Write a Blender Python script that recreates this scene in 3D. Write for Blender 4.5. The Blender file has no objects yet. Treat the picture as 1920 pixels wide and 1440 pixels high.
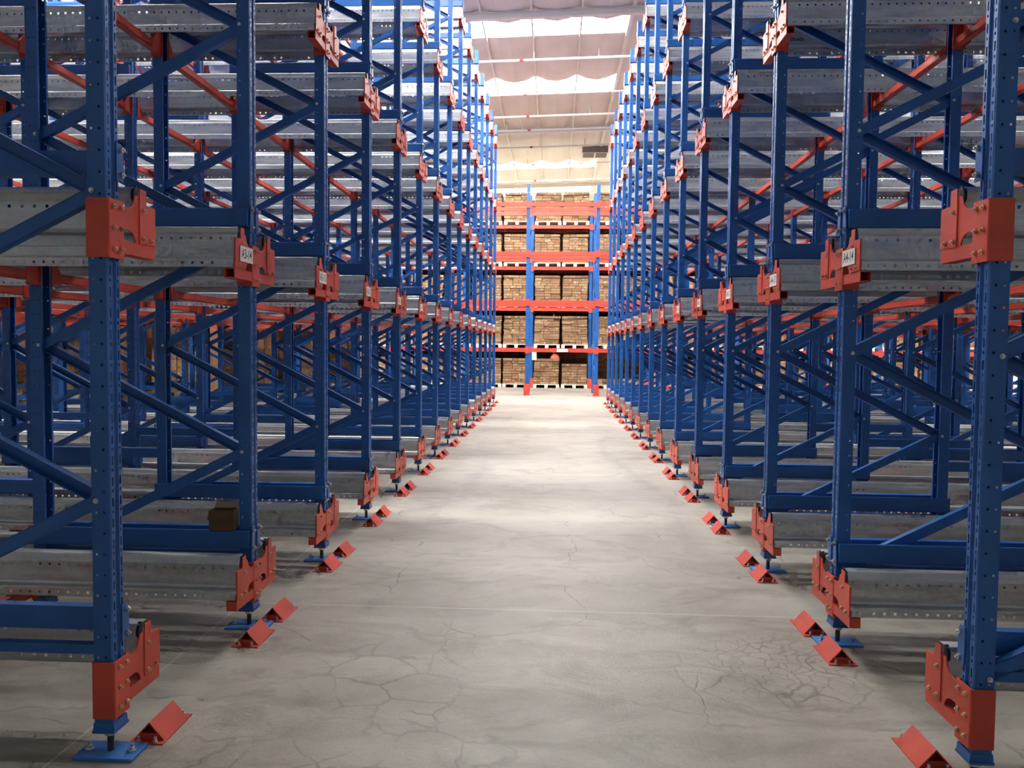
import bpy, math, random
from mathutils import Vector, Matrix
C = bpy.context.scene.collection
R = random.Random(7)

# ------------------------------------------------------------------ materials
def newmat(name):
    m = bpy.data.materials.new(name); m.use_nodes = True
    nt = m.node_tree; b = nt.nodes['Principled BSDF']
    return m, nt, b
def N(nt, t, **kw):
    n = nt.nodes.new(t)
    for k, v in kw.items(): setattr(n, k, v)
    return n
def ramp(nt, stops, src=None):
    r = N(nt, 'ShaderNodeValToRGB'); e = r.color_ramp.elements
    while len(e) < len(stops): e.new(0.5)
    for el, (p, c) in zip(e, stops):
        el.position = p; el.color = (c[0], c[1], c[2], 1) if isinstance(c, (tuple, list)) else (c, c, c, 1)
    if src is not None: nt.links.new(src, r.inputs[0])
    return r
def math_(nt, op, a, b=None, clamp=False):
    n = N(nt, 'ShaderNodeMath', operation=op); n.use_clamp = clamp
    for i, v in enumerate((a, b)):
        if v is None: continue
        if isinstance(v, (int, float)): n.inputs[i].default_value = v
        else: nt.links.new(v, n.inputs[i])
    return n.outputs[0]
def mixc(nt, fac, a, b, mode='MIX'):
    n = N(nt, 'ShaderNodeMix', data_type='RGBA', blend_type=mode)
    for i, v in ((0, fac), (6, a), (7, b)):
        if isinstance(v, (int, float)): n.inputs[i].default_value = v
        elif isinstance(v, (tuple, list)): n.inputs[i].default_value = (v[0], v[1], v[2], 1)
        else: nt.links.new(v, n.inputs[i])
    return n.outputs[2]
def noise(nt, vec, scale, detail=4, rough=.55, dist=0):
    n = N(nt, 'ShaderNodeTexNoise'); n.inputs['Scale'].default_value = scale; n.inputs['Detail'].default_value = detail
    n.inputs['Roughness'].default_value = rough; n.inputs['Distortion'].default_value = dist
    if vec is not None: nt.links.new(vec, n.inputs['Vector'])
    return n
def mapping(nt, vec, scale=(1, 1, 1), loc=(0, 0, 0)):
    n = N(nt, 'ShaderNodeMapping'); n.inputs['Scale'].default_value = scale; n.inputs['Location'].default_value = loc
    nt.links.new(vec, n.inputs['Vector']); return n.outputs[0]

def paint(name, col, rough=.42, var=.12, scale=6, spec=.5):
    m, nt, b = newmat(name)
    g = N(nt, 'ShaderNodeNewGeometry')
    n = noise(nt, g.outputs['Position'], scale, 2)
    lo = tuple(c * (1 - var) for c in col); hi = tuple(min(1, c * (1 + var)) for c in col)
    r = ramp(nt, [(.3, lo), (.7, hi)], n.outputs[0])
    nt.links.new(r.outputs[0], b.inputs['Base Color'])
    b.inputs['Roughness'].default_value = rough
    b.inputs['Specular IOR Level'].default_value = spec
    return m
M = {}
M['blue'] = paint('blue_paint', (.020, .120, .40), .34, .14, 3)
M['plateblue'] = paint('light_blue_paint', (.045, .20, .58), .5, .1, 9)
M['orange'] = paint('orange_paint', (.60, .074, .043), .42, .14, 5)
M['black'] = paint('black_rubber', (.012, .012, .012), .6, .3, 20)
M['rod'] = paint('black_steel_rod', (.02, .02, .022), .4, .3, 40)
M['white'] = paint('white_label', (.82, .81, .77), .6, .03, 20)
M['ink'] = paint('black_ink', (.01, .01, .01), .6, .1, 20)
M['pallet'] = paint('cream_pallet', (.80, .75, .64), .7, .08, 8)
M['strap'] = paint('dark_strap', (.03, .022, .016), .5, .2, 20)
M['pipe'] = paint('white_pipe', (.82, .80, .76), .4, .04, 5)
M['redfit'] = paint('red_fitting', (.5, .06, .05), .4, .1, 20)
M['steel'] = paint('white_steel', (.80, .77, .72), .5, .04, 2)
M['greyunit'] = paint('grey_louvre', (.22, .20, .18), .6, .1, 5)
M['darkbox'] = paint('brown_card_box', (.10, .058, .03), .8, .15, 20)

def metalmat(name, col, metal, rough):
    m, nt, b = newmat(name)
    g = N(nt, 'ShaderNodeNewGeometry')
    n1 = noise(nt, mapping(nt, g.outputs['Position'], (1.2, 8, 8)), 3, 2, .6)
    n2 = N(nt, 'ShaderNodeTexVoronoi'); n2.inputs['Scale'].default_value = 55
    nt.links.new(g.outputs['Position'], n2.inputs['Vector'])
    a = ramp(nt, [(.25, tuple(c * .72 for c in col)), (.75, tuple(min(1, c * 1.1) for c in col))], n1.outputs[0])
    d = mixc(nt, .10, a.outputs[0], n2.outputs['Color'], 'OVERLAY')
    nt.links.new(d, b.inputs['Base Color'])
    b.inputs['Metallic'].default_value = metal
    r = ramp(nt, [(.3, rough - .08), (.7, rough + .1)], n1.outputs[0])
    nt.links.new(r.outputs[0], b.inputs['Roughness'])
    return m
M['galv'] = metalmat('galvanised_steel', (.62, .64, .65), .74, .36)
M['zinc'] = metalmat('zinc_bolt', (.7, .7, .68), .85, .3)
M['brass'] = metalmat('yellow_zinc_bolt', (.78, .62, .42), .75, .35)

def emis(name, col, s):
    m, nt, b = newmat(name); b.inputs['Base Color'].default_value = (*col, 1)
    b.inputs['Emission Color'].default_value = (*col, 1); b.inputs['Emission Strength'].default_value = s
    return m
SKY_STRENGTH = 49.0
M['sky'] = emis('translucent_roof_sheet', (1, .985, .95), SKY_STRENGTH)

# carton cardboard: colour varies per carton, printed marks and pale labels on the faces
def cartonmat(nm, gain):
    m, nt, b = newmat(nm)
    oi = N(nt, 'ShaderNodeObjectInfo'); g = N(nt, 'ShaderNodeNewGeometry')
    rnd = N(nt, 'ShaderNodeMath', operation='ADD'); nt.links.new(oi.outputs['Random'], rnd.inputs[0]); nt.links.new(g.outputs['Random Per Island'], rnd.inputs[1])
    fr = math_(nt, 'FRACT', rnd.outputs[0])
    base = ramp(nt, [(0, tuple(gain * c for c in (.23, .128, .066))), (.5, tuple(gain * c for c in (.33, .198, .106))), (1, tuple(gain * c for c in (.44, .285, .165)))], fr)
    n = noise(nt, g.outputs['Position'], 4, 4)
    c = mixc(nt, .25, base.outputs[0], n.outputs[1], 'OVERLAY')
    # printed rows of small dark marks
    mp = mapping(nt, g.outputs['Position'], (26, 26, 34))
    v = noise(nt, mp, 1.0, 2, .6)
    mk = ramp(nt, [(.56, 0), (.62, 1)], v.outputs[0])
    c = mixc(nt, math_(nt, 'MULTIPLY', mk.outputs[0], .7), c, (.16, .08, .045))
    v2 = N(nt, 'ShaderNodeTexVoronoi', distance='CHEBYCHEV'); v2.inputs['Scale'].default_value = 1
    nt.links.new(mapping(nt, g.outputs['Position'], (4.5, 4.5, 9)), v2.inputs['Vector'])
    lb = ramp(nt, [(.13, 1), (.15, 0)], v2.outputs['Distance'])
    c = mixc(nt, math_(nt, 'MULTIPLY', lb.outputs[0], .6), c, (.85, .70, .50))
    nt.links.new(c, b.inputs['Base Color']); b.inputs['Roughness'].default_value = .8
    b.inputs['Specular IOR Level'].default_value = .2
    return m
M['carton'] = cartonmat('brown_cardboard', .86); M['tan'] = cartonmat('tan_cardboard', 1.75)  # second copy has its colour lifted in place of light on deep stacks

def floormat():
    m, nt, b = newmat('concrete_floor')
    g = N(nt, 'ShaderNodeNewGeometry'); P = g.outputs['Position']
    n1 = noise(nt, P, .7, 4, .62, .4)
    n2 = noise(nt, mapping(nt, P, (1, 2.6, 1)), 2.6, 5, .68, .6)
    n3 = noise(nt, P, 70, 1, .7)
    a = ramp(nt, [(.28, (.40, .375, .34)), (.5, (.53, .505, .47)), (.72, (.63, .61, .575))], n1.outputs[0])
    bb = ramp(nt, [(.3, (.36, .345, .325)), (.52, (.5, .5, .5)), (.75, (.60, .59, .575))], n2.outputs[0])
    c = mixc(nt, .55, a.outputs[0], bb.outputs[0], 'OVERLAY')
    c = mixc(nt, .16, c, n3.outputs[1], 'OVERLAY')
    # dark blotchy wear
    n4 = noise(nt, mapping(nt, P, (1, 1.7, 1), (3, 5, 0)), 1.5, 6, .72, 1.2)
    w = ramp(nt, [(.50, 0), (.66, 1)], n4.outputs[0])
    c = mixc(nt, math_(nt, 'MULTIPLY', w.outputs[0], .42), c, (.21, .205, .20))
    n5 = noise(nt, mapping(nt, P, (2.2, 5, 1), (9, 1, 0)), 2.2, 5, .75, .8)
    w2 = ramp(nt, [(.64, 0), (.72, 1)], n5.outputs[0])
    c = mixc(nt, math_(nt, 'MULTIPLY', w2.outputs[0], .5), c, (.78, .74, .68))
    sx = N(nt, 'ShaderNodeSeparateXYZ'); nt.links.new(P, sx.inputs[0]); X, Y = sx.outputs[0], sx.outputs[1]
    # cracks: voronoi edges, where the slab is crazed
    wob = noise(nt, P, 3.2, 3, .6)
    vec = N(nt, 'ShaderNodeMix', data_type='VECTOR'); vec.inputs[0].default_value = .16
    nt.links.new(P, vec.inputs[4]); nt.links.new(wob.outputs[1], vec.inputs[5])
    def cracks(scale, width):
        v = N(nt, 'ShaderNodeTexVoronoi', feature='DISTANCE_TO_EDGE'); v.inputs['Scale'].default_value = scale
        nt.links.new(vec.outputs[1], v.inputs['Vector'])
        return ramp(nt, [(0, 1), (width, 0)], v.outputs['Distance']).outputs[0]
    def blob(x, y, rx, ry):
        dx = math_(nt, 'DIVIDE', math_(nt, 'SUBTRACT', X, x), rx); dy = math_(nt, 'DIVIDE', math_(nt, 'SUBTRACT', Y, y), ry)
        d = math_(nt, 'ADD', math_(nt, 'MULTIPLY', dx, dx), math_(nt, 'MULTIPLY', dy, dy))
        return math_(nt, 'SUBTRACT', 1, d, True)
    near = math_(nt, 'MAXIMUM', blob(-.75, 2.55, .95, .62), math_(nt, 'MAXIMUM', blob(1.05, 3.75, .55, .55), blob(.45, 2.45, .5, .35)))
    near = math_(nt, 'MAXIMUM', near, math_(nt, 'MULTIPLY', blob(-.75, 3.6, .5, .9), .5))
    nm = noise(nt, P, 1.6, 2)
    k1 = math_(nt, 'MULTIPLY', math_(nt, 'MULTIPLY', cracks(4.6, .045), near, True), ramp(nt, [(.35, 0), (.55, 1)], nm.outputs[0]).outputs[0])
    k2 = math_(nt, 'MULTIPLY', cracks(1.35, .008), ramp(nt, [(.48, 0), (.6, .6)], nm.outputs[0]).outputs[0])
    k3 = math_(nt, 'MULTIPLY', cracks(13, .05), math_(nt, 'MULTIPLY', blob(1.1, 3.8, .5, .5), .7))
    k = math_(nt, 'MAXIMUM', math_(nt, 'MAXIMUM', k1, k2), k3)
    c = mixc(nt, math_(nt, 'MULTIPLY', k, .85, True), c, (.09, .085, .08))
    c = mixc(nt, 1.0, c, (.68, .665, .62), 'MULTIPLY')
    # tyre marks curving along both edges of the aisle
    tn = noise(nt, mapping(nt, P, (1.5, .35, 1)), 2, 3)
    def tyre(x0, amp, ph, wd):
        s = math_(nt, 'SINE', math_(nt, 'ADD', math_(nt, 'MULTIPLY', Y, .75), ph))
        dx = math_(nt, 'ABSOLUTE', math_(nt, 'SUBTRACT', X, math_(nt, 'ADD', math_(nt, 'MULTIPLY', s, amp), x0)))
        return math_(nt, 'SUBTRACT', 1, math_(nt, 'DIVIDE', dx, wd), True)
    ty = math_(nt, 'MAXIMUM', tyre(-1.0, .16, .6, .17), tyre(.95, .18, 2.2, .16))
    gate = math_(nt, 'MULTIPLY', ramp(nt, [(.42, 0), (.6, 1)], tn.outputs[0]).outputs[0], ramp(nt, [(.22, 0), (.34, 1), (.75, 1), (.95, .2)], math_(nt, 'DIVIDE', Y, 20)).outputs[0])
    c = mixc(nt, math_(nt, 'MULTIPLY', math_(nt, 'MULTIPLY', ty, gate), .42), c, (.20, .195, .19))
    # saw joints
    def line(coord, p, w): return math_(nt, 'LESS_THAN', math_(nt, 'ABSOLUTE', math_(nt, 'SUBTRACT', coord, p)), w)
    j = math_(nt, 'MAXIMUM', line(X, -1.78, .0055), math_(nt, 'MAXIMUM', line(Y, 4.5, .006), math_(nt, 'MAXIMUM', line(Y, 9.4, .008), line(Y, 14.3, .01))))
    c = mixc(nt, math_(nt, 'MULTIPLY', j, .38), c, (.72, .69, .62))
    nt.links.new(c, b.inputs['Base Color'])
    rr = ramp(nt, [(.3, .42), (.7, .62)], n2.outputs[0]); nt.links.new(rr.outputs[0], b.inputs['Roughness'])
    b.inputs['Specular IOR Level'].default_value = .35
    bp = N(nt, 'ShaderNodeBump'); bp.inputs['Strength'].default_value = .12; bp.inputs['Distance'].default_value = .01
    h = math_(nt, 'SUBTRACT', n3.outputs[0], math_(nt, 'MULTIPLY', k, 2)); nt.links.new(h, bp.inputs['Height']); nt.links.new(bp.outputs[0], b.inputs['Normal'])
    return m
M['floor'] = floormat()
M['roof'] = paint('roof_insulation', (.72, .69, .62), .6, .06, .9)
M['wall'] = paint('wall_panel', (.55, .53, .50), .7, .05, 1)

# ------------------------------------------------------------------ mesh builder
class MB:
    def __init__(s): s.v = []; s.f = []; s.m = []; s.cur = 0
    def quad(s, a, b, c, d):
        n = len(s.v); s.v += [a, b, c, d]; s.f.append((n, n + 1, n + 2, n + 3)); s.m.append(s.cur)
    def box(s, x0, x1, y0, y1, z0, z1):
        n = len(s.v)
        s.v += [(x0, y0, z0), (x1, y0, z0), (x1, y1, z0), (x0, y1, z0), (x0, y0, z1), (x1, y0, z1), (x1, y1, z1), (x0, y1, z1)]
        for q in ((0, 3, 2, 1), (4, 5, 6, 7), (0, 1, 5, 4), (1, 2, 6, 5), (2, 3, 7, 6), (3, 0, 4, 7)):
            s.f.append(tuple(n + i for i in q)); s.m.append(s.cur)
        return s
    def prism(s, pts, axis, a, b):
        """polygon of 2-D points extruded from a to b along axis (0,1,2); the points are the other two coordinates in order"""
        def P(p, t):
            q = list(p); q.insert(axis, t); return tuple(q)
        n = len(s.v); k = len(pts)
        s.v += [P(p, a) for p in pts] + [P(p, b) for p in pts]
        s.f.append(tuple(range(n, n + k))[::-1]); s.f.append(tuple(range(n + k, n + 2 * k))); s.m += [s.cur] * 2
        for i in range(k):
            j = (i + 1) % k; s.f.append((n + i, n + j, n + k + j, n + k + i)); s.m.append(s.cur)
        return s
    def cyl(s, c, r, h, axis=2, n=10, r2=None):
        r2 = r if r2 is None else r2; st = len(s.v)
        for t, rr in ((0, r), (h, r2)):
            for i in range(n):
                a = 2 * math.pi * i / n; p = [rr * math.cos(a), rr * math.sin(a)]; p.insert(axis, t)
                s.v.append(tuple(c[k] + p[k] for k in range(3)))
        s.f.append(tuple(range(st, st + n))[::-1]); s.f.append(tuple(range(st + n, st + 2 * n))); s.m += [s.cur] * 2
        for i in range(n):
            j = (i + 1) % n; s.f.append((st + i, st + j, st + n + j, st + n + i)); s.m.append(s.cur)
        return s
    def obox(s, p, q, up, w, h):
        """bar from p to q; w across, h along up"""
        p, q = Vector(p), Vector(q); d = (q - p).normalized(); u = Vector(up); u = (u - d * u.dot(d)).normalized(); c = d.cross(u)
        n = len(s.v)
        for e in (p, q):
            for a, b in ((-1, -1), (1, -1), (1, 1), (-1, 1)): s.v.append(tuple(e + c * (a * w / 2) + u * (b * h / 2)))
        for f in ((0, 1, 2, 3), (7, 6, 5, 4), (0, 4, 5, 1), (1, 5, 6, 2), (2, 6, 7, 3), (3, 7, 4, 0)):
            s.f.append(tuple(n + i for i in f)); s.m.append(s.cur)
        return s
    def strip(s, a, b, t0, t1, holes, axis):
        """sheet between plan points a and b, swept from t0 to t1 along axis; holes: list of (u0, u1, [(h0, h1), ...]) with u in metres from a.
        rows and columns are cut at the hole edges and the hole cells left out"""
        L = math.dist(a, b)
        us = sorted({0.0, L} | {x for h in holes for x in h[:2]})
        def P(u, t):
            k = u / L; p = [a[0] + (b[0] - a[0]) * k, a[1] + (b[1] - a[1]) * k]; p.insert(axis, t); return tuple(p)
        for ui in range(len(us) - 1):
            u0, u1 = us[ui], us[ui + 1]; hs = []
            for h in holes:
                if h[0] <= u0 + 1e-9 and u1 <= h[1] + 1e-9: hs = h[2]
            t = t0
            for h0, h1 in hs:
                s.quad(P(u0, t), P(u1, t), P(u1, h0), P(u0, h0)); t = h1
            s.quad(P(u0, t), P(u1, t), P(u1, t1), P(u0, t1))
    def mesh(s, name, mats):
        me = bpy.data.meshes.new(name); me.from_pydata(s.v, [], s.f)
        for m in (mats if isinstance(mats, (list, tuple)) else [mats]): me.materials.append(m)
        if len(me.materials) > 1: me.polygons.foreach_set('material_index', s.m)
        me.update(); return me
def mirx(me, name=None):
    """a copy of a mesh mirrored in x"""
    c = me.copy(); c.transform(Matrix.Scale(-1, 4, (1, 0, 0))); c.flip_normals(); c.update(); return c
def miry(me):
    c = me.copy(); c.transform(Matrix.Scale(-1, 4, (0, 1, 0))); c.flip_normals(); c.update(); return c

def ob(name, me, parent=None, loc=(0, 0, 0)):
    o = bpy.data.objects.new(name, me); C.objects.link(o); o.location = loc
    if parent is not None: o.parent = parent
    return o
def tag(o, label, cat, group=None, kind='thing'):
    o['label'] = label; o['category'] = cat; o['kind'] = kind
    if group: o['group'] = group
    return o
def thing(name, label, cat, loc, group=None):
    o = bpy.data.objects.new(name, None); o.empty_display_size = .1; C.objects.link(o); o.location = loc
    return tag(o, label, cat, group)
def struct(name, me, loc=(0, 0, 0)):
    o = ob(name, me, None, loc); o['kind'] = 'structure'; return o
def bevel(me, w, seg=2):
    import bmesh
    bm = bmesh.new(); bm.from_mesh(me); bmesh.ops.remove_doubles(bm, verts=bm.verts, dist=1e-6)
    es = [e for e in bm.edges if len(e.link_faces) == 2 and e.calc_face_angle(0) > .6]
    bmesh.ops.bevel(bm, geom=es, offset=w, segments=seg, affect='EDGES', clamp_overlap=True)
    bm.to_mesh(me); bm.free(); me.update(); return me
ORD = 'first second third fourth fifth sixth seventh eighth ninth tenth eleventh twelfth thirteenth fourteenth fifteenth sixteenth seventeenth'.split()

# ------------------------------------------------------------------ layout of the shuttle racks
XL, XR = -1.60, 1.472           # upright centres facing the aisle
Y0, S, NU = 2.785, 1.334, 15    # first upright line, pitch, number of lines
HALF = 1.12; PER = 2.05         # frame depth, frame-to-frame pitch across
TOP = 7.37
Z0, DZ, NL = .149, 1.650, 5     # rail bracket underside on the first level, level pitch
JP = .5475; J0 = .39            # lacing pitch
UX, UY = .034, .0425            # half depth (x) and half width (y) of an upright
def cy(i): return Y0 + S * i
def lz(k): return Z0 + DZ * k

# upright: open C section, aisle face towards +x
def upright_mesh():
    b = MB(); zb, zt = .112, TOP
    zs = []; z = zb + .03
    while z < zt - .03: zs.append(z); z += .075
    rnd = [(z, z + .008) for z in zs]
    big = [(z + .022, z + .054) for z in zs]
    small = [(z, z + .009) for z in zs]
    both = sorted(big + small)
    for sg in (-1, 1):
        y = UY * sg
        a, c = ((-UX, y), (.030, y)) if sg < 0 else ((.030, y), (-UX, y))
        hs = [(.013, .020, rnd), (.041, .049, rnd)]
        b.strip(a, c, zb, zt, hs, 2)
    b.strip((.030, -UY), (.034, -.036), zb, zt, [], 2)
    b.strip((.034, -.036), (.034, -.014), zb, zt, [(.007, .015, both)], 2)
    b.strip((.034, -.014), (.026, -.009), zb, zt, [], 2)
    b.strip((.026, -.009), (.026, .009), zb, zt, [], 2)
    b.strip((.026, .009), (.034, .014), zb, zt, [], 2)
    b.strip((.034, .014), (.034, .036), zb, zt, [(.007, .015, both)], 2)
    b.strip((.034, .036), (.030, UY), zb, zt, [], 2)
    b.strip((-UX, -UY), (-UX, -.028), zb, zt, [], 2)
    b.strip((-UX, .028), (-UX, UY), zb, zt, [], 2)
    return b.mesh('upright', M['blue'])
upR = upright_mesh(); upL = mirx(upR)
# cap under the upright, threaded rod with nut, floor plate with two anchors
b = MB(); b.box(-.041, .041, -.050, .050, .095, .104); b.prism([(-.040, .104), (.040, .104), (.037, .132), (-.037, .132)], 1, -.045, .045); capM = b.mesh('base_cap', M['blue'])
b = MB(); b.cyl((0, 0, .010), .0115, .086, 2, 14); rodM = b.mesh('threaded_rod', M['rod'])
b = MB(); b.cyl((0, 0, .073), .021, .006, 2, 16); b.cyl((0, 0, .079), .018, .016, 2, 6); nutM = b.mesh('nut', M['zinc'])
b = MB(); b.box(-.11, .11, -.0625, .0625, 0, .012); plateM = bevel(b.mesh('floor_plate', M['plateblue']), .0015, 1)
b = MB(); b.cyl((0, 0, .012), .014, .004, 2, 12); b.cyl((0, 0, .016), .011, .010, 2, 6); b.cyl((0, 0, .026), .006, .014, 2, 8); anchorM = b.mesh('anchor_bolt', M['zinc'])
# lacing: C channel bars between the two uprights; local origin at the -x upright bolt height
def lace(up):
    b = MB(); x0, x1 = UX - .016 - UX, HALF - .018
    x0 = .018; dz = JP if up else -JP
    p, q = Vector((x0, 0, 0)), Vector((x1, 0, dz)); d = (q - p).normalized(); n = Vector((-d.z, 0, d.x))
    yw = -.018 if up else .016; y2 = .016 if up else -.018; t = .003
    pts = lambda off: (p + n * off, q + n * off)
    def slab(o0, o1, ya, yb):
        a0, a1 = pts(o0); c0, c1 = pts(o1); k = len(b.v)
        for e in (a0, a1, c1, c0): b.v.append((e.x, ya, e.z))
        for e in (a0, a1, c1, c0): b.v.append((e.x, yb, e.z))
        for f in ((0, 1, 2, 3), (7, 6, 5, 4), (0, 4, 5, 1), (1, 5, 6, 2), (2, 6, 7, 3), (3, 7, 4, 0)): b.f.append(tuple(k + i for i in f)); b.m.append(0)
    slab(-.025, .025, min(yw, yw + t), max(yw, yw + t))
    slab(-.025, -.022, min(yw, y2), max(yw, y2)); slab(.022, .025, min(yw, y2), max(yw, y2))
    return b.mesh('diagonal_brace', M['blue'])
laceU, laceD = lace(True), lace(False)
b = MB(); b.box(.018, HALF - .018, -.018, .018, -.018, .018); hbarM = b.mesh('horizontal_brace', M['blue'])
# long level beams clasping the uprights on both sides, C channel with rounded lip and an end plate on the aisle face
def lbeam(sg):
    b = MB(); y = UY * sg; o = sg
    prof = [(y + .002 * o, .004), (y + .034 * o, .0), (y + .038 * o, .006), (y + .038 * o, .089), (y + .034 * o, .095), (y + .002 * o, .091)]
    if sg > 0: prof = prof[::-1]
    b.prism(prof, 0, -UX + .004, HALF + UX - .004)
    return b.mesh('level_beam', M['blue'])
lbN, lbP = lbeam(-1), lbeam(1)
# level beams reach a little past the aisle face; end plates with two bolts each
def endplate(sg):
    b = MB(); x = .0
    y0, y1, y2 = .016 * sg, .050 * sg, .064 * sg
    pts = [(y0, -.022), (y2, -.022), (y1, .112), (y0, .112)]
    if sg < 0: pts = pts[::-1]
    b.prism(pts, 0, UX + .001, UX + .006)
    return b.mesh('end_plate', M['plateblue'] if False else M['blue'])
epN, epP = endplate(-1), endplate(1)
b = MB(); b.cyl((UX + .006, 0, 0), .0105, .010, 0, 6); b.cyl((UX + .016, 0, 0), .005, .007, 0, 8)
epBolt = b.mesh('end_plate_bolt', M['zinc'])
epN_, epP_, epBolt_ = mirx(epN), mirx(epP), mirx(epBolt)
b = MB(); b.cyl((0, -UY - .003, 0), .0095, .003, 1, 12); b.cyl((0, -UY - .010, 0), .0065, .008, 1, 8); jboltM = b.mesh('brace_bolt', M['zinc'])
# spacer between one frame and the next
b = MB(); b.box(HALF + UX, PER - UX, -.025, .025, .70, .765); spacerM = b.mesh('frame_spacer', M['blue'])

# orange support bracket. local origin: upright centre, underside of the wrap; aisle towards +x
FX = UX + .004
def poly_plate(b, pts, x0, x1): b.prism(pts, 0, x0, x1)
def wing_pts():
    return [(.040, .195), (.062, .194), (.088, .196), (.105, .203), (.120, .216), (.128, .234), (.132, .247), (.165, .250), (.165, .225), (.272, .222),
            (.272, .070), (.134, .070), (.131, .083), (.122, .098), (.106, .109), (.085, .114), (.040, .115)]
def wing_pts_low():
    return [(.040, .2), (.062, .208), (.088, .222), (.105, .234), (.120, .246), (.128, .256), (.132, .262), (.165, .266), (.165, .225), (.272, .222),
            (.272, .070), (.134, .070), (.131, .083), (.122, .098), (.106, .109), (.085, .114), (.040, .115)]
def triangulated(pts, x0, x1, mat, name):
    import bmesh
    b = MB(); b.prism(pts, 0, x0, x1); me = b.mesh(name, mat)
    bm = bmesh.new(); bm.from_mesh(me)
    bmesh.ops.triangulate(bm, faces=[f for f in bm.faces if len(f.verts) > 4]); bm.normal_update(); bm.to_mesh(me); bm.free(); return me
wingM = triangulated(wing_pts(), FX + .001, FX + .006, M['orange'], 'wing_plate')
tabM = triangulated([(.158, .222), (.162, .278), (.206, .276), (.208, .223), (.274, .221), (.276, .078), (.158, .072)], FX + .006, FX + .010, M['orange'], 'tab_plate')
b = MB()   # square tube along y, open at its end
T = .004; ty0, ty1, tx0, tx1, tz0, tz1 = .046, .276, FX - .046, FX + .006, .024, .072
b.box(tx0, tx1, ty0, ty1, tz0, tz0 + T); b.box(tx0, tx1, ty0, ty1, tz1 - T, tz1); b.box(tx0, tx0 + T, ty0, ty1, tz0, tz1); b.box(tx1 - T, tx1, ty0, ty1, tz0, tz1)
tubeM = b.mesh('support_tube', M['orange'])
b.cur = 0; b.box(tx0, tx1, ty1 - .003, ty1, tz0, tz1); tubeClosedM = b.mesh('support_tube', M['orange'])
b = MB(); W = UY + .004
b.prism([(FX + .009, -W - .001), (FX + .009, W + .001), (FX + .005, W + .005), (-UX - .002, W + .005), (-UX - .002, W), (FX + .002, W), (FX + .002, -W), (-UX - .002, -W), (-UX - .002, -W - .005), (FX + .005, -W - .005)], 2, 0, .207)
wrapM = b.mesh('wrap_plate', M['orange'])
b = MB(); b.cyl((FX + .009, 0, 0), .0085, .007, 0, 6); b.cyl((FX + .016, 0, 0), .0045, .006, 0, 8)
boltM = [b.mesh('bolt', M['brass'])]; boltM.append(mirx(boltM[0]))
WRAPB = [(y, z) for y in (-.022, .026) for z in (.035, .108, .182)]
WINGB = [(.182, .197), (.178, .092), (.236, .092)]
b = MB(); b.prism([(.134, .262), (.150, .286), (.158, .286), (.158, .225), (.145, .225), (.134, .24)], 0, FX - .012, FX); endcapM = b.mesh('rail_end_pad', M['black'])
b = MB(); b.box(FX + .012, FX + .0135, -.222, -.058, .112, .188); labelM = b.mesh('position_label', M['white'])
def variants(me):
    """(left rack +y wing, left -y, right +y, right -y)"""
    return {(0, 1): me, (0, -1): miry(me), (1, 1): mirx(me), (1, -1): mirx(miry(me))}
V = {n: variants(m) for n, m in dict(wing=wingM, tab=tabM, tube=tubeM, tubec=tubeClosedM, pad=endcapM).items()}
WRAP = [wrapM, mirx(wrapM)]; LAB = [labelM, mirx(labelM)]

# galvanised shuttle rail, lane side towards +y; local origin on top of the support tube, aisle end at x = 0, running to -x
RL = 13.6
def rail_mesh():
    b = MB(); p = .05; n = int((RL - .08) / p)
    rows = lambda off, w: [(-RL + .04 + off + i * p, -RL + .04 + off + i * p + w) for i in range(n)]
    # sweep along x: plan points are (y, z)
    sq = rows(0, .012); sq2 = rows(.02, .012)
    b.strip((0, 0), (0, .042), -RL, 0, [(.014, .026, sq)], 0)                 # lip
    b.strip((0, .042), (-.004, .046), -RL, 0, [], 0)
    b.strip((-.004, .046), (-.050, .048), -RL, 0, [], 0)                      # wheel ledge
    b.strip((-.050, .048), (-.054, .060), -RL, 0, [], 0)
    b.strip((-.054, .060), (-.054, .165), -RL, 0, [(.080, .092, sq2)], 0)     # web
    b.strip((-.054, .165), (-.060, .178), -RL, 0, [], 0)
    b.strip((-.060, .178), (-.066, .200), -RL, 0, [], 0)                      # chamfer
    b.strip((-.066, .200), (-.070, .204), -RL, 0, [], 0)
    b.strip((-.070, .204), (-.128, .204), -RL, 0, [], 0)                      # pallet flange
    b.strip((-.128, .204), (-.130, .186), -RL, 0, [], 0)
    b.strip((0, 0), (-.014, .0), -RL, 0, [], 0)
    return b.mesh('shuttle_rail', M['galv'])
rP = rail_mesh(); rN = miry(rP)
RAIL = {(0, 1): rP, (0, -1): rN, (1, 1): mirx(rP), (1, -1): mirx(rN)}
b = MB()
for x, z in ((-.035, .021), (-.035, .15)):
    b.cyl((x, 0 if z < .1 else -.054, z), .008, .006, 1, 10)
rb = b.mesh('rail_bolt', M['zinc']); rbn = miry(rb)
RBOLT = {(0, 1): rb, (0, -1): rbn, (1, 1): mirx(rb), (1, -1): mirx(rbn)}

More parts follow.
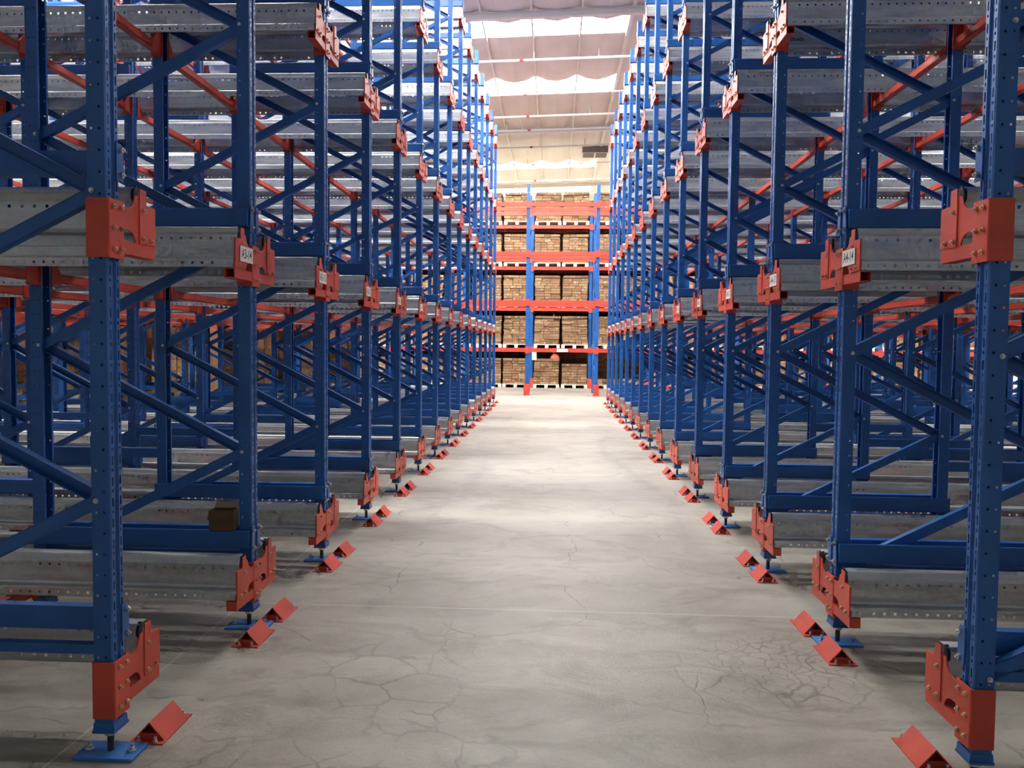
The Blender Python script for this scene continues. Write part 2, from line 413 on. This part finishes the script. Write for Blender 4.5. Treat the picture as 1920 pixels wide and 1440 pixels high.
side_name = ['left', 'right']
SX = [XL, XR]; SG = [-1, 1]       # direction away from the aisle
def text_mesh(body, size):
    cu = bpy.data.curves.new('label_text', 'FONT'); cu.body = body; cu.size = size; cu.align_x = 'CENTER'; cu.align_y = 'CENTER'; cu.offset = .0006
    o = bpy.data.objects.new('label_text', cu); C.objects.link(o); bpy.context.view_layer.update()
    me = bpy.data.meshes.new_from_object(o.evaluated_get(bpy.context.evaluated_depsgraph_get())); me.name = 'label_text'
    me.materials.clear(); me.materials.append(M['ink']); bpy.data.objects.remove(o); bpy.data.curves.remove(cu)
    return me
TXT = {'A%d-%02d' % (a, n): text_mesh('A%d-%02d' % (a, n), .068) for a in (3, 4) for n in range(1, 15)}
def text_obj(body, parent, loc, rot, size):
    o = ob('label_text', TXT[body], parent, loc); o.rotation_euler = rot
    o.scale = (.78, 1, 1)
    return o

def in_view(x, y, margin=1.3):
    return (-.70 * y - margin) < x < (.60 * y + margin)

HAND = text_mesh('150x60s', .034)
# ---- frames
for s in (0, 1):
    for i in range(NU):
        for n in range(7):
            xa = SX[s] + SG[s] * PER * n          # upright nearer the aisle
            if n and not in_view(xa, cy(i)): continue
            xm = xa if s == 1 else xa - HALF       # the -x upright
            if n == 0:
                lab = 'blue bolted upright frame at the aisle, %s rack, %s from the camera' % (side_name[s], ORD[i])
            else:
                lab = 'blue upright frame, %s rack, %s frame in from the aisle, %s line from the camera' % (side_name[s], ORD[n], ORD[i])
            fr = thing('upright_frame', lab, 'rack frame', (xm, cy(i), 0), 'upright frames of the %s shuttle rack' % side_name[s])
            for j, x in enumerate((0, HALF)):
                ob('upright', upL if j == 0 else upR, fr, (x, 0, 0))
                c = ob('base_cap', capM, fr, (x, 0, 0))
                ob('threaded_rod', rodM, fr, (x, 0, 0)); ob('nut', nutM, fr, (x, 0, 0))
                p = ob('floor_plate', plateM, fr, (x, 0, 0))
                for dx in (-.08, .08): ob('anchor_bolt', anchorM, p, (dx, 0, 0))
            for k in range(12):
                z = J0 + JP * k
                if k % 2 == 0: ob('diagonal_brace', laceU, fr, (0, 0, z))
                else: ob('diagonal_brace', laceD, fr, (0, 0, z + JP))
            for k in range(13):
                x = .018 if k % 2 == 0 else HALF - .018
                ob('brace_bolt', jboltM, fr, (x, 0, J0 + JP * k))
            ob('horizontal_brace', hbarM, fr, (0, 0, J0)); ob('horizontal_brace', hbarM, fr, (0, 0, J0 + 12 * JP + .16))
            for k in range(NL):
                z = .435 + 1.665 * k
                if z > TOP - .1: z = TOP - .12
                for me in ((lbP,) if i == 0 else (lbN, lbP)): ob('level_beam', me, fr, (0, 0, z))
                if n == 0:
                    x = 0 if s == 1 else HALF
                    for sg_, me in ((-1, epN_ if s == 1 else epN), (1, epP_ if s == 1 else epP)):
                        if sg_ < 0 and i == 0: continue
                        e_ = ob('end_plate', me, fr, (x, 0, z))
                        if i < 8:
                            for bz in (0, .09): ob('bolt', epBolt_ if s == 1 else epBolt, e_, (0, .042 * sg_, bz))
            if n < 6:
                for k in range(4):
                    o = ob('frame_spacer', spacerM, fr, (0, 0, 1.665 * k))
                    if s == 0: o.location.x = -PER
# ---- rails: two per lane and level
for s in (0, 1):
    for i in range(NU - 1):
        for k in range(NL):
            for wg in (1, -1):
                y = cy(i) + .272 if wg > 0 else cy(i + 1) - .272
                lab = 'galvanised rail, %s rack, %s level, %s side of the %s lane from the camera' % (side_name[s], ORD[k], 'near' if wg > 0 else 'far', ORD[i])
                x = SX[s] - SG[s] * (FX - .003)
                r = tag(ob('shuttle_rail', RAIL[(s, wg)], None, (x, y, lz(k) + .077)), lab, 'rail', 'shuttle rails of the %s rack' % side_name[s])
                if i < 7: ob('rail_bolt', RBOLT[(s, wg)], r)
                if s == 1 and i == 2 and k == 2 and wg == 1:
                    o = ob('handwritten_mark', HAND, r, (.19, -.0555, .095)); o.rotation_euler = (math.pi / 2, 0, 0); o['label'] = 'handwritten size marked in dark pen'
# ---- brackets on the aisle uprights
for s in (0, 1):
    for i in range(NU):
        for k in range(NL):
            num = NU - i
            lab = 'orange rail bracket, %s rack, %s aisle upright from the camera, %s level' % (side_name[s], ORD[i], ORD[k])
            if k == 1 and i > 0: lab = 'orange rail bracket labelled A%d-%02d, %s aisle upright, %s level' % (3 + s, 15 - i, side_name[s], ORD[k])
            bt = thing('rail_bracket', lab, 'bracket', (SX[s], cy(i), lz(k)), 'orange rail brackets of the %s rack' % side_name[s])
            w = ob('wrap_plate', WRAP[s], bt)
            if i < 9:
                for q in WRAPB: ob('bolt', boltM[s], w, (0, q[0], q[1]))
            for wg in (1, -1):
                if (wg > 0 and i == NU - 1) or (wg < 0 and i == 0): continue
                g = ob('wing_plate', V['wing'][(s, wg)], bt)
                ob('tab_plate', V['tab'][(s, wg)], bt)
                ob('support_tube', V['tube' if k else 'tubec'][(s, wg)], bt)
                if i < 9:
                    for q in WINGB: ob('bolt', boltM[s], g, (0, q[0] * wg, q[1]))
                if i < 8: o = ob('rail_end_pad', V['pad'][(s, wg)], bt)
            if k == 1 and i > 0:
                l = ob('position_label', LAB[s], bt); l['label'] = 'white label reading A%d-%02d' % (3 + s, 15 - i)
                body = 'A%d-%02d' % (3 + s, 15 - i)
                xx = (FX + .0139) * (1 if s == 0 else -1)
                rot = (math.pi / 2, 0, math.pi / 2) if s == 0 else (math.pi / 2, 0, -math.pi / 2)
                text_obj(body, l, (xx, -.140, .150), rot, .062)
# ---- orange cross beams under the rails between the inner uprights
b = MB(); L = S - 2 * (UY + .006)
b.box(-.024, .024, UY + .004, S - UY - .004, .022, .028); b.box(-.024, .024, UY + .004, S - UY - .004, .066, .072); b.box(-.024, -.019, UY + .004, S - UY - .004, .022, .072); b.box(.019, .024, UY + .004, S - UY - .004, .022, .072)
crossM = b.mesh('beam_body', M['orange'])
connM = []
for e in (0, 1):
    b = MB()
    def yy(v): return v if e == 0 else S - v
    ys = sorted((yy(UY), yy(UY + .006))); b.box(-.040, .040, ys[0], ys[1], 0, .2)
    ys = sorted((yy(UY), yy(UY + .10))); b.prism([(ys[0], .01), (ys[1], .01), (ys[1], .075), (ys[0], .20)] if e == 0 else [(ys[0], .01), (ys[1], .01), (ys[1], .20), (ys[0], .075)], 0, .022, .027)
    connM.append(b.mesh('end_connector', M['orange']))
offs = []
for n in range(7): offs += [PER * n, PER * n + HALF]
offs = offs[1:]
cand = []
for s in (0, 1):
    for a, off in enumerate(offs):
        x = SX[s] + SG[s] * off
        for i in range(NU - 1):
            if not in_view(x, cy(i) + S, .6): continue
            for k in range(NL):
                d = Vector((x, cy(i) + S / 2, lz(k) - 1.5)); 
                vis = abs(d.z) < .62 * d.y and in_view(x, cy(i) + S, 0)
                score = d.length + (0 if vis else 60) + (.9 * a)
                cand.append((score, s, a, i, k, x))
cand.sort()
for sc_, s, a, i, k, x in cand[:300]:
    lab = 'orange cross beam, %s rack, %s level, %s upright in from aisle, %s lane' % (side_name[s], ORD[k], ORD[a + 1], ORD[i])
    t = thing('cross_beam', lab, 'beam', (x, cy(i), lz(k)), 'orange cross beams under the rails')
    ob('beam_body', crossM, t); [ob('end_connector', c_, t) for c_ in connM]
b = MB()
for sc_, s, a, i, k, x in cand[300:]:
    y = cy(i); z = lz(k)
    b.box(x - .024, x + .024, y + UY, y + S - UY, z + .022, z + .072)
    b.box(x - .04, x + .04, y + UY, y + UY + .006, z, z + .2); b.box(x - .04, x + .04, y + S - UY - .006, y + S - UY, z, z + .2)
tag(ob('cross_beams', b.mesh('cross_beams', M['orange'])), 'remaining orange cross beams deep inside both racks under the rails', 'beam', 'orange cross beams under the rails', 'stuff')

# ---- wedge floor stops beside the aisle uprights
def stop_meshes():
    b = MB(); h = .072; w = .060; t = .004; l = .096
    for sg in (-1, 1):
        b.prism([(sg * w, .004), (0, h), (0, h - t * 1.5), (sg * (w - t * 1.5), .004)] if sg > 0 else [(sg * (w - t * 1.5), .004), (0, h - t * 1.5), (0, h), (sg * w, .004)], 1, -l, l)
    roof = b.mesh('wedge_cover', M['orange'])
    b = MB()
    b.prism([(-w + .004, .004), (w - .004, .004), (w - .022, .028), (-w + .022, .028)], 1, 0, .004)
    gus = b.mesh('end_gusset', M['orange'])
    b = MB(); b.box(-.066, .066, -.125, .125, 0, .005)
    base = b.mesh('base_plate', M['orange'])
    b = MB(); b.cyl((0, 0, .005), .010, .006, 2, 6); b.cyl((0, 0, .011), .0055, .014, 2, 8)
    return roof, gus, base, b.mesh('anchor_bolt', M['zinc'])
sR, sG_, sB, sA = stop_meshes()
for s in (0, 1):
    x = -1.505 if s == 0 else 1.393
    for i in range(NU):
        for q, dy in ((0, -.175), (1, .195)):
            if (q == 0 and i == 0) or (q == 1 and i == NU - 1): continue
            lab = 'orange wedge floor stop, %s aisle edge, %s side of the %s upright foot' % (side_name[s], ('near', 'far')[q], ORD[i])
            t = thing('floor_stop', lab, 'floor stop', (x + R.uniform(-.004, .004), cy(i) + dy + R.uniform(-.006, .006), 0), 'orange wedge floor stops')
            t.rotation_euler.z = R.uniform(-.02, .02)
            ob('wedge_cover', sR, t); [ob('end_gusset', sG_, t, (0, gy, 0)) for gy in (-.092, .089)]; p = ob('base_plate', sB, t)
            for bx, by in ((-.032, -.112), (.032, -.112), (-.032, .112), (.032, .112)): ob('anchor_bolt', sA, p, (bx, by, 0))

# ---- small open carton left on the level beam
b = MB(); w = .062; h = .105
b.box(-w, w, -.05, .05, 0, .003); b.box(-w, w, -.05, -.047, 0, h); b.box(-w, w, .047, .05, 0, h); b.box(-w, -w + .003, -.05, .05, 0, h); b.box(w - .003, w, -.05, .05, 0, h)
bx = ob('cardboard_box', b.mesh('box_body', M['darkbox']), None, (-1.712, cy(1) - .052, .531)); bx.rotation_euler.z = .12
tag(bx, 'small brown open cardboard box standing on a blue level beam of left rack', 'box')
b = MB(); b.obox((-w, 0, 0), (w, 0, 0), (0, 0, 1), .05, .003); fl = b.mesh('box_flap', M['darkbox'])
o = ob('box_flap', fl, bx, (0, .068, h + .012)); o.rotation_euler.x = .6
o = ob('box_flap', fl, bx, (0, -.062, h - .018)); o.rotation_euler.x = 1.1

# ------------------------------------------------------------------ building
def zroof(x): return 9.5 + .03 * x
b = MB(); b.box(-22, 22, -9, 47, -.2, 0); struct('floor', b.mesh('floor', M['floor']))
b = MB(); b.box(-22.2, -22, -9, 47, 0, 12); struct('wall_left', b.mesh('wall_left', M['wall']))
b = MB(); b.box(22, 22.2, -9, 47, 0, 12); struct('wall_right', b.mesh('wall_right', M['wall']))
b = MB(); b.box(-22, 22, 47, 47.2, 0, 12); struct('wall_back', b.mesh('wall_back', M['wall']))
# roof lining: blanket sagging between purlins 1.2 m apart
PX = 1.2; PX0 = -1.82
bands = [(7.2, 8.7), (10.0, 10.8), (14.5, 15.9), (19.6, 20.9), (24.0, 25.5), (34.6, 36.0), (39.6, 41.4)]  # nearest strips are out of view, added and widened to brighten the racks
xs = []; x = PX0 - 17 * PX
while x < 22: xs.append(x); x += PX
ys_ = sorted({-9., 47.} | {v for bd in bands for v in bd} | {float(v) for v in range(-8, 47, 2)})
def in_band(x, y):
    for y0, y1 in bands:
        if y0 <= y <= y1:
            if y < 9 and abs(x) < (3.4 if y < 6 else 2.2): return False
            if 1.8 < x < 6.3: return False
            if y > 33 and x > 1.2 and x < 6.3: return False
            return True
    return False
b = MB(); sk = MB(); NS = 4
for xi in range(len(xs) - 1):
    xa, xb = xs[xi], xs[xi + 1]
    for yi in range(len(ys_) - 1):
        ya, yb = ys_[yi], ys_[yi + 1]
        tgt = sk if in_band((xa + xb) / 2, (ya + yb) / 2) else b
        for q in range(NS):
            u0, u1 = q / NS, (q + 1) / NS
            def Z(u, xx): return zroof(xx) - .10 * math.sin(math.pi * u)
            x0 = xa + (xb - xa) * u0; x1 = xa + (xb - xa) * u1
            # the sheets' edges scallop where the lining sags
            def E(y, u): return y
            e0 = .22 * math.sin(math.pi * u0); e1 = .22 * math.sin(math.pi * u1)
            isb = lambda y: any(abs(y - v) < 1e-6 for bd in bands for v in bd)
            def yo(y, e):
                for y0, y1 in bands:
                    if abs(y - y0) < 1e-6: return y + e
                    if abs(y - y1) < 1e-6: return y - e
                return y
            tgt.quad((x0, yo(ya, e0), Z(u0, x0)), (x0, yo(yb, e0), Z(u0, x0)), (x1, yo(yb, e1), Z(u1, x1)), (x1, yo(ya, e1), Z(u1, x1)))
struct('ceiling', b.mesh('ceiling', M['roof']))
struct('window_1', sk.mesh('window_1', M['sky']))
b = MB(); b.box(-22, 22, -9, 47, 10.6, 10.7); struct('ceiling_deck', b.mesh('ceiling_deck', M['wall']))
t_n = 1
for x in xs:
    b = MB(); z = zroof(x); wd = .045 if abs(x - 1.78) > .1 else .09
    b.box(-wd / 2, wd / 2, -9, 47, z - .10, z + .05)
    struct('trim_%d' % t_n, b.mesh('purlin', M['steel']), (x, 0, 0)); t_n += 1
def xbar(b, y, dz, w, h, x0=-22, x1=22):
    z0, z1 = zroof(x0) + dz, zroof(x1) + dz
    b.obox((x0, y, z0), (x1, y, z1), (0, 0, 1), w, h)
for y in (9.6, 19.2, 29.3, 39.2):
    b = MB(); xbar(b, y, -.17, .012, .16); xbar(b, y, -.10, .12, .012); xbar(b, y, -.25, .12, .012)
    struct('trim_%d' % t_n, b.mesh('rafter', M['steel'])); t_n += 1

# sprinkler pipes hung under the roof
py = [13.2, 16.6, 21.7, 24.6, 26.9, 28.6, 31.0, 33.9, 37.2, 40.6]
for q, y in enumerate(py):
    z = -.33; th = .055 if q % 2 == 0 else .04
    t = thing('sprinkler_pipe', 'white sprinkler pipe hung across under the roof, %s from the camera' % ORD[q], 'pipe', (0, y, 9.2), 'sprinkler pipes under the roof')
    b = MB(); b.obox((-21, 0, 9.5 - .03 * 21 + z - 9.2), (21, 0, 9.5 + .03 * 21 + z - 9.2), (0, 0, 1), th, th); ob('pipe_run', bevel(b.mesh('pipe_run', M['pipe']), th * .3, 2), t)
    for j, x in enumerate((-7.8, -4.8, -3.0, -1.75, -.62, -1.2, 1.1, .6, 3.2, 5.6, 8)):
        if (j + q) % 2: continue
        b = MB(); b.cyl((x, 0, .03 * x + .3 + z), .014, .30, 2, 8); ob('hanger_rod', b.mesh('hanger_rod', M['pipe']), t)
    for x in (-.95, 4.6):
        b = MB(); b.cyl((x - .05, 0, .03 * x + .3 + z), th * .72, .10, 0, 10); ob('red_coupling', b.mesh('coupling', M['redfit']), t)['label'] = 'red coupling'
# grey roof unit
t = thing('roof_vent', 'grey rectangular louvred vent hanging under the roof beyond the aisle', 'vent', (1.55, 32.6, 9.25))
b = MB(); b.box(-.52, .52, -.4, .4, -.04, .3); ob('vent_body', b.mesh('vent_body', M['steel']), t)
for x in (-.25, .25):
    b = MB()
    for q in range(5): b.box(x - .22, x + .22, -.34 + q * .14, -.26 + q * .14, -.07, -.04)
    ob('louvre', b.mesh('louvre', M['greyunit']), t)
b = MB(); b.box(-.5, .5, -.42, -.4, -.02, .27); ob('louvre_panel', b.mesh('louvre_panel', M['greyunit']), t)

# ------------------------------------------------------------------ pallet racks across the end of the aisle
ZL = [1.465, 2.945, 4.44, 5.945]       # top of the beams
BP = 2.145; BX0 = -.822
nb0, nb1 = -7, 8                        # bays
postX = [BX0 + BP * n for n in range(nb0, nb1 + 1)]
def rearpost_mesh():
    b = MB(); zt = 6.5
    zs = [.3 + .075 * i for i in range(80)]
    hh = [(z, z + .03) for z in zs]
    b.strip((-.055, 0), (.055, 0), 0, zt, [(.022, .032, hh), (.078, .088, hh)], 2)
    b.strip((.055, 0), (.055, .085), 0, zt, [], 2); b.strip((-.055, .085), (-.055, 0), 0, zt, [], 2)
    b.strip((-.030, .085), (-.055, .085), 0, zt, [], 2); b.strip((.055, .085), (.03, .085), 0, zt, [], 2)
    return b.mesh('post', M['blue'])
rp = rearpost_mesh()
b = MB(); b.prism([(-.09, -.06), (.09, -.06), (.09, .06), (.078, .06), (.078, -.048), (-.078, -.048), (-.078, .06), (-.09, .06)], 2, 0, .36); b.box(-.11, .11, -.08, .06, 0, .01); guard = b.mesh('post_guard', M['orange'])
def zig(depth):
    b = MB(); z = .4; f = 0
    while z < 6.1:
        a, c = (.04, depth - .04) if f % 2 == 0 else (depth - .04, .04)
        b.obox((0, a, z), (0, c, z + .55), (1, 0, 0), .03, .03); z += .55; f += 1
    return b.mesh('brace_zigzag', M['blue'])
zg = zig(.95); zg2 = zig(1.75)
b = MB(); b.box(.055, BP - .055, -.045, -.0, -.12, 0); b.box(.055, BP - .055, -.049, -.045, -.035, -.006); b.box(.055, BP - .055, -.049, -.045, -.114, -.085); bbM = b.mesh('beam_body', M['orange'])
b = MB(); b.box(0, .062, -.052, .004, -.17, .05); bcM = b.mesh('beam_connector', M['orange'])
rows = [('front', 24.86, 1.80, [0, .9, 1.75], zg2), ('rear', 29.5, .95, [0, .95], zg)]
for rn, yr, dep, by, zz in rows:
    for n, x in enumerate(postX):
        side = 'centre' if x in postX[7:9] else ('left' if x < 0 else 'right')
        t = thing('pallet_rack_frame', 'blue post frame, %s row of end pallet racks, %s from the left' % (rn, ORD[n]), 'rack frame', (x, yr, 0), 'post frames of the end pallet racks')
        ob('post', rp, t); ob('post', rp, t, (0, dep - .085, 0))
        g = ob('post_guard', guard, t); g['label'] = 'orange foot guard'
        ob('brace_zigzag', zz, t)
    for n in range(len(postX) - 1):
        for k, z in enumerate(ZL):
            if k == 0 and rn == 'front': ys2 = by[:1]
            else: ys2 = by
            for m_, dy in enumerate(ys2):
                lab = 'orange rack beam, %s end rack, %s level, %s bay from left, %s beam back' % (rn, ORD[k], ORD[n], ORD[m_])
                t = thing('rack_beam', lab, 'beam', (postX[n], yr + dy, z), 'orange beams of the end pallet racks')
                ob('beam_body', bbM, t); ob('beam_connector', bcM, t); ob('beam_connector', bcM, t, (BP - .062, 0, 0))
# white notice on the first beam and small white box on a post
b = MB(); b.box(-.17, .17, -.003, 0, -.05, .05); nt_ = ob('beam_sign', b.mesh('sign_plate', M['white']), None, (.27, 24.806, 1.405)); tag(nt_, 'small white sign plate on the lowest orange beam across the aisle end', 'sign')
b = MB(); b.box(-.075, .075, -.06, .06, -.14, .14); tag(ob('control_box', bevel(b.mesh('box_shell', M['white']), .01), None, (-.62, 25.9, 1.22)), 'white control box hanging by the blue post under the lowest beam', 'control box')
# dark forklift part: orange lamp housing under the beam
b = MB(); b.cyl((0, 0, 0), .17, .10, 2, 16, .12); b.cyl((0, 0, .10), .12, .05, 2, 16, .05); tag(ob('hanging_lamp', b.mesh('lamp_shell', M['orange']), None, (.05, 27.2, 1.12)), 'orange round lamp shade hanging behind the lowest orange beam', 'lamp')
t_ = MB(); t_.cyl((0, 0, .15), .012, .14, 2, 6); ob('lamp_stem', t_.mesh('lamp_stem', M['black']), bpy.data.objects['hanging_lamp'])

def pallet_mesh(w=.96, d=1.15, h=.142):
    b = MB(); hw = w / 2
    b.box(-hw, hw, 0, d, h - .026, h)
    for x in (-hw + .06, 0, hw - .06):
        for y in (0, d / 2 - .06, d - .12): b.box(x - .06, x + .06, y, y + .12, .0, h - .026)
        b.box(x - .06, x + .06, 0, d, 0, .018)
    return b.mesh('pallet', M['pallet'])
pm = pallet_mesh()
# cartons: three sizes share meshes
CH = .094
def carton_mesh(w, d, h):
    b = MB(); b.box(-w / 2 + .006, w / 2 - .006, 0, d, .002, h - .005); me = b.mesh('carton', M['tan'] if h > .15 else M['carton'])
    return me
CM = {}
def carton_me(w, d, h):
    k = (round(w, 3), round(d, 3), round(h, 3))
    if k not in CM: CM[k] = carton_mesh(*k)
    return CM[k]
rest = MB()
LV = ['ground', 'first beam', 'second beam', 'third beam', 'top beam']
loads = []; count = 0
for n in range(len(postX) - 1):
    for h in (0, 1):
        for k in range(5):
            xc = postX[n] + BP / 2 + (-.505 if h == 0 else .505)
            zb = 0.0 if k == 0 else ZL[k - 1]
            loads.append((abs(n - 7) * 2 + (0 if n == 7 else (1 - h if n < 7 else h)) , k, n, h, xc, zb))
loads.sort()
straps = []
for pr, k, n, h, xc, zb in loads:
    xc += R.uniform(-.015, .015); yb = 29.40 + R.uniform(-.03, .03)
    central = n in (6, 7, 8)
    bayname = {6: 'left bay', 7: 'centre bay', 8: 'right bay'}.get(n, '%s bay' % ORD[n])
    tag(ob('pallet', pm, None, (xc, yb, zb)), 'cream pallet under cartons, %s position in the %s, %s level, end rack' % (('left', 'right')[h], bayname, LV[k]), 'pallet', 'cream pallets in the end racks')
    nr = 11 if k else 10
    if k == 0 and n == 7 and h == 1: nr = 8
    if k == 0 and n == 8: nr = 2
    z = zb + .142
    lean = R.uniform(-.012, .012)
    ind = n == 7 and True
    for r in range(nr):
        if r % 2 and R.random() < .45: pat = pat[:]
        else: pat = R.choice([[.34, .34, .24], [.24, .34, .34], [.34, .24, .34], [.23, .23, .23, .23], [.34, .22, .36]])
        x = xc - sum(pat) / 2 + R.uniform(-.016, .016) + lean * (r - 5) * .5
        for ci, w in enumerate(pat):
            yy_ = yb + R.uniform(0, .045)
            if ind and count < 180:
                o = ob('carton', carton_me(w, .36, CH), None, (x + w / 2, yy_, z))
                tag(o, 'brown carton, %s in %s row up, %s pallet, %s level, centre bay' % (ORD[ci], ORD[r], ('left', 'right')[h], LV[k]), 'carton', 'brown cartons in the centre bay')
                count += 1
            else:
                rest.box(x + .006, x + w - .006, yy_, yy_ + .36, z + .002, z + CH - .005)
            x += w
        rest.box(xc - .46, xc + .46, yb + .375, yb + 1.1, z, z + CH)
        z += CH
    straps.append((xc, yb, z, n, h, k, nr))
for xc, yb, z, n, h, k, nr in straps:
    if n not in (5, 6, 7, 8) or (k == 0 and n == 8): continue
    b = MB(); a = R.uniform(-.03, .03); zz = z - CH * R.uniform(.75, 1.2)
    b.obox((-.478, -.008, zz - z + a), (.478, -.008, zz - z - a), (0, 0, 1), .004, .022)
    b.obox((-.478, -.008, zz - z + a), (-.478, 1.0, zz - z + a), (0, 0, 1), .004, .022); b.obox((.478, -.008, zz - z - a), (.478, 1.0, zz - z - a), (0, 0, 1), .004, .022)
    tag(ob('strap', b.mesh('strap', M['strap']), None, (xc, yb, z)), 'dark strap round top cartons, %s pallet, %s, %s level' % (('left', 'right')[h], {5: 'sixth bay', 6: 'left bay', 7: 'centre bay', 8: 'right bay'}[n], LV[k]), 'strap', 'dark straps round carton loads')

# ---- loaded pallets stored deep in the left shuttle rack
deep = [(-8.4, 8, 0), (-9.5, 8, 0), (-7.2, 9, 0), (-8.3, 9, 0), (-6.6, 10, 0), (-7.7, 10, 0), (-10.2, 7, 0), (-5.9, 11, 0), (-7.0, 11, 0), (-5.2, 12, 0), (-6.3, 12, 0),
        (-9.6, 6, 0), (-11.4, 8, 2), (-12.6, 8, 2), (-11.3, 9, 2), (-12.5, 10, 2)]
b = MB(); w = .5
b.box(-w, w, 0, 1.0, .118, .142)
for x in (-w + .06, 0, w - .06):
    for y in (0, .44, .88): b.box(x - .07, x + .07, y, y + .12, .0, .118)
    b.box(x - .07, x + .07, 0, 1.0, 0, .018)
pd = b.mesh('pallet', M['pallet'])
cb = {}
for q, (x, lane, k) in enumerate(deep):
    y = cy(lane) + .17; z = lz(k) + .285
    tag(ob('pallet', pd, None, (x, y, z)), 'cream pallet under the %s stack deep in left rack, %s lane, %s level' % (ORD[q], ORD[lane], ORD[k]), 'pallet', 'loaded pallets deep in the left rack')
    for r in range(6):
        for ci in range(4):
            xx = x - .5 + .25 * (ci + .5); yj = y + R.uniform(0, .02); zz = z + .142 + .205 * r
            if q < 5:
                o = ob('carton', carton_me(.25, .30, .205), None, (xx, yj, zz))
                tag(o, 'tan carton, %s across in %s row up, left rack deep %s stack' % (ORD[ci], ORD[r], ORD[q]), 'carton', 'tan cartons deep in the left rack')
            else: rest.cur = 1; rest.box(xx - .121, xx + .121, yj, yj + .3, zz + .0015, zz + .2025)
    rest.cur = 1; rest.box(x - .5, x + .5, y + .33, y + .98, z + .142, z + 1.37); rest.cur = 0
# goods of the next rack row behind, seen through the gaps between the loads
for n in range(len(postX) - 1):
    for h in (0, 1, 2, 3):
        for k in range(5):
            zb = 0.0 if k == 0 else ZL[k - 1]; xc = postX[n] + .05 + h * .536
            for r in range(11 if k else 12):
                rest.box(xc + .004, xc + .53, 31.0 + R.uniform(0, .03), 31.6, zb + .142 + r * CH, zb + .142 + (r + 1) * CH - .003)
            rest.box(xc - .03, xc + .54, 31.05, 31.5, zb - .14, zb + .142)
for n in range(len(postX) - 1):  # closed carton backing added behind to keep the gaps between loads dark
    for h in range(4):
        for r in range(76):
            xc = postX[n] + .28 + h * .536
            rest.box(xc + .004, xc + .532, 31.66 + R.uniform(0, .03), 32.3, r * CH, (r + 1) * CH - .003)
tag(ob('cartons', rest.mesh('cartons', [M['carton'], M['tan']])), 'all the remaining brown cartons stacked on pallets in the end racks and deep left rack', 'cartons', None, 'stuff')

# ------------------------------------------------------------------ light
w = bpy.data.worlds.new('world'); bpy.context.scene.world = w; w.use_nodes = True
w.node_tree.nodes['Background'].inputs[0].default_value = (.92, .95, 1, 1)
w.node_tree.nodes['Background'].inputs[1].default_value = .22

# ------------------------------------------------------------------ camera
f = 1500.; yaw, pitch, roll = -.0514, -.0464, .0101
cyw, syw = math.cos(yaw), math.sin(yaw)
F = Vector((syw * math.cos(pitch), cyw * math.cos(pitch), math.sin(pitch))); r0 = Vector((cyw, -syw, 0)); u0 = r0.cross(F)
Rr = r0 * math.cos(roll) + u0 * math.sin(roll); U = u0 * math.cos(roll) - r0 * math.sin(roll)
cam = bpy.data.cameras.new('camera'); cam.sensor_width = 36; cam.lens = f / 1920 * 36; cam.clip_start = .05; cam.clip_end = 200
co = bpy.data.objects.new('camera', cam); C.objects.link(co)
co.matrix_world = Matrix(((Rr.x, U.x, -F.x, 0), (Rr.y, U.y, -F.y, 0), (Rr.z, U.z, -F.z, 1.5), (0, 0, 0, 1)))
sc = bpy.context.scene; sc.camera = co
sc.view_settings.view_transform = 'Standard'; sc.view_settings.look = 'None'; sc.view_settings.gamma = 1
sc.view_settings.use_curve_mapping = False; sc.view_settings.exposure = 0.0
sc.cycles.use_denoising = True
sc.cycles.max_bounces = 5; sc.cycles.diffuse_bounces = 4; sc.cycles.glossy_bounces = 3
sc.cycles.use_adaptive_sampling = True; sc.cycles.adaptive_threshold = .12; sc.cycles.adaptive_min_samples = 12
sc.cycles.use_light_tree = False; sc.cycles.caustics_reflective = False; sc.cycles.caustics_refractive = False
sc.cycles.sample_clamp_indirect = 8
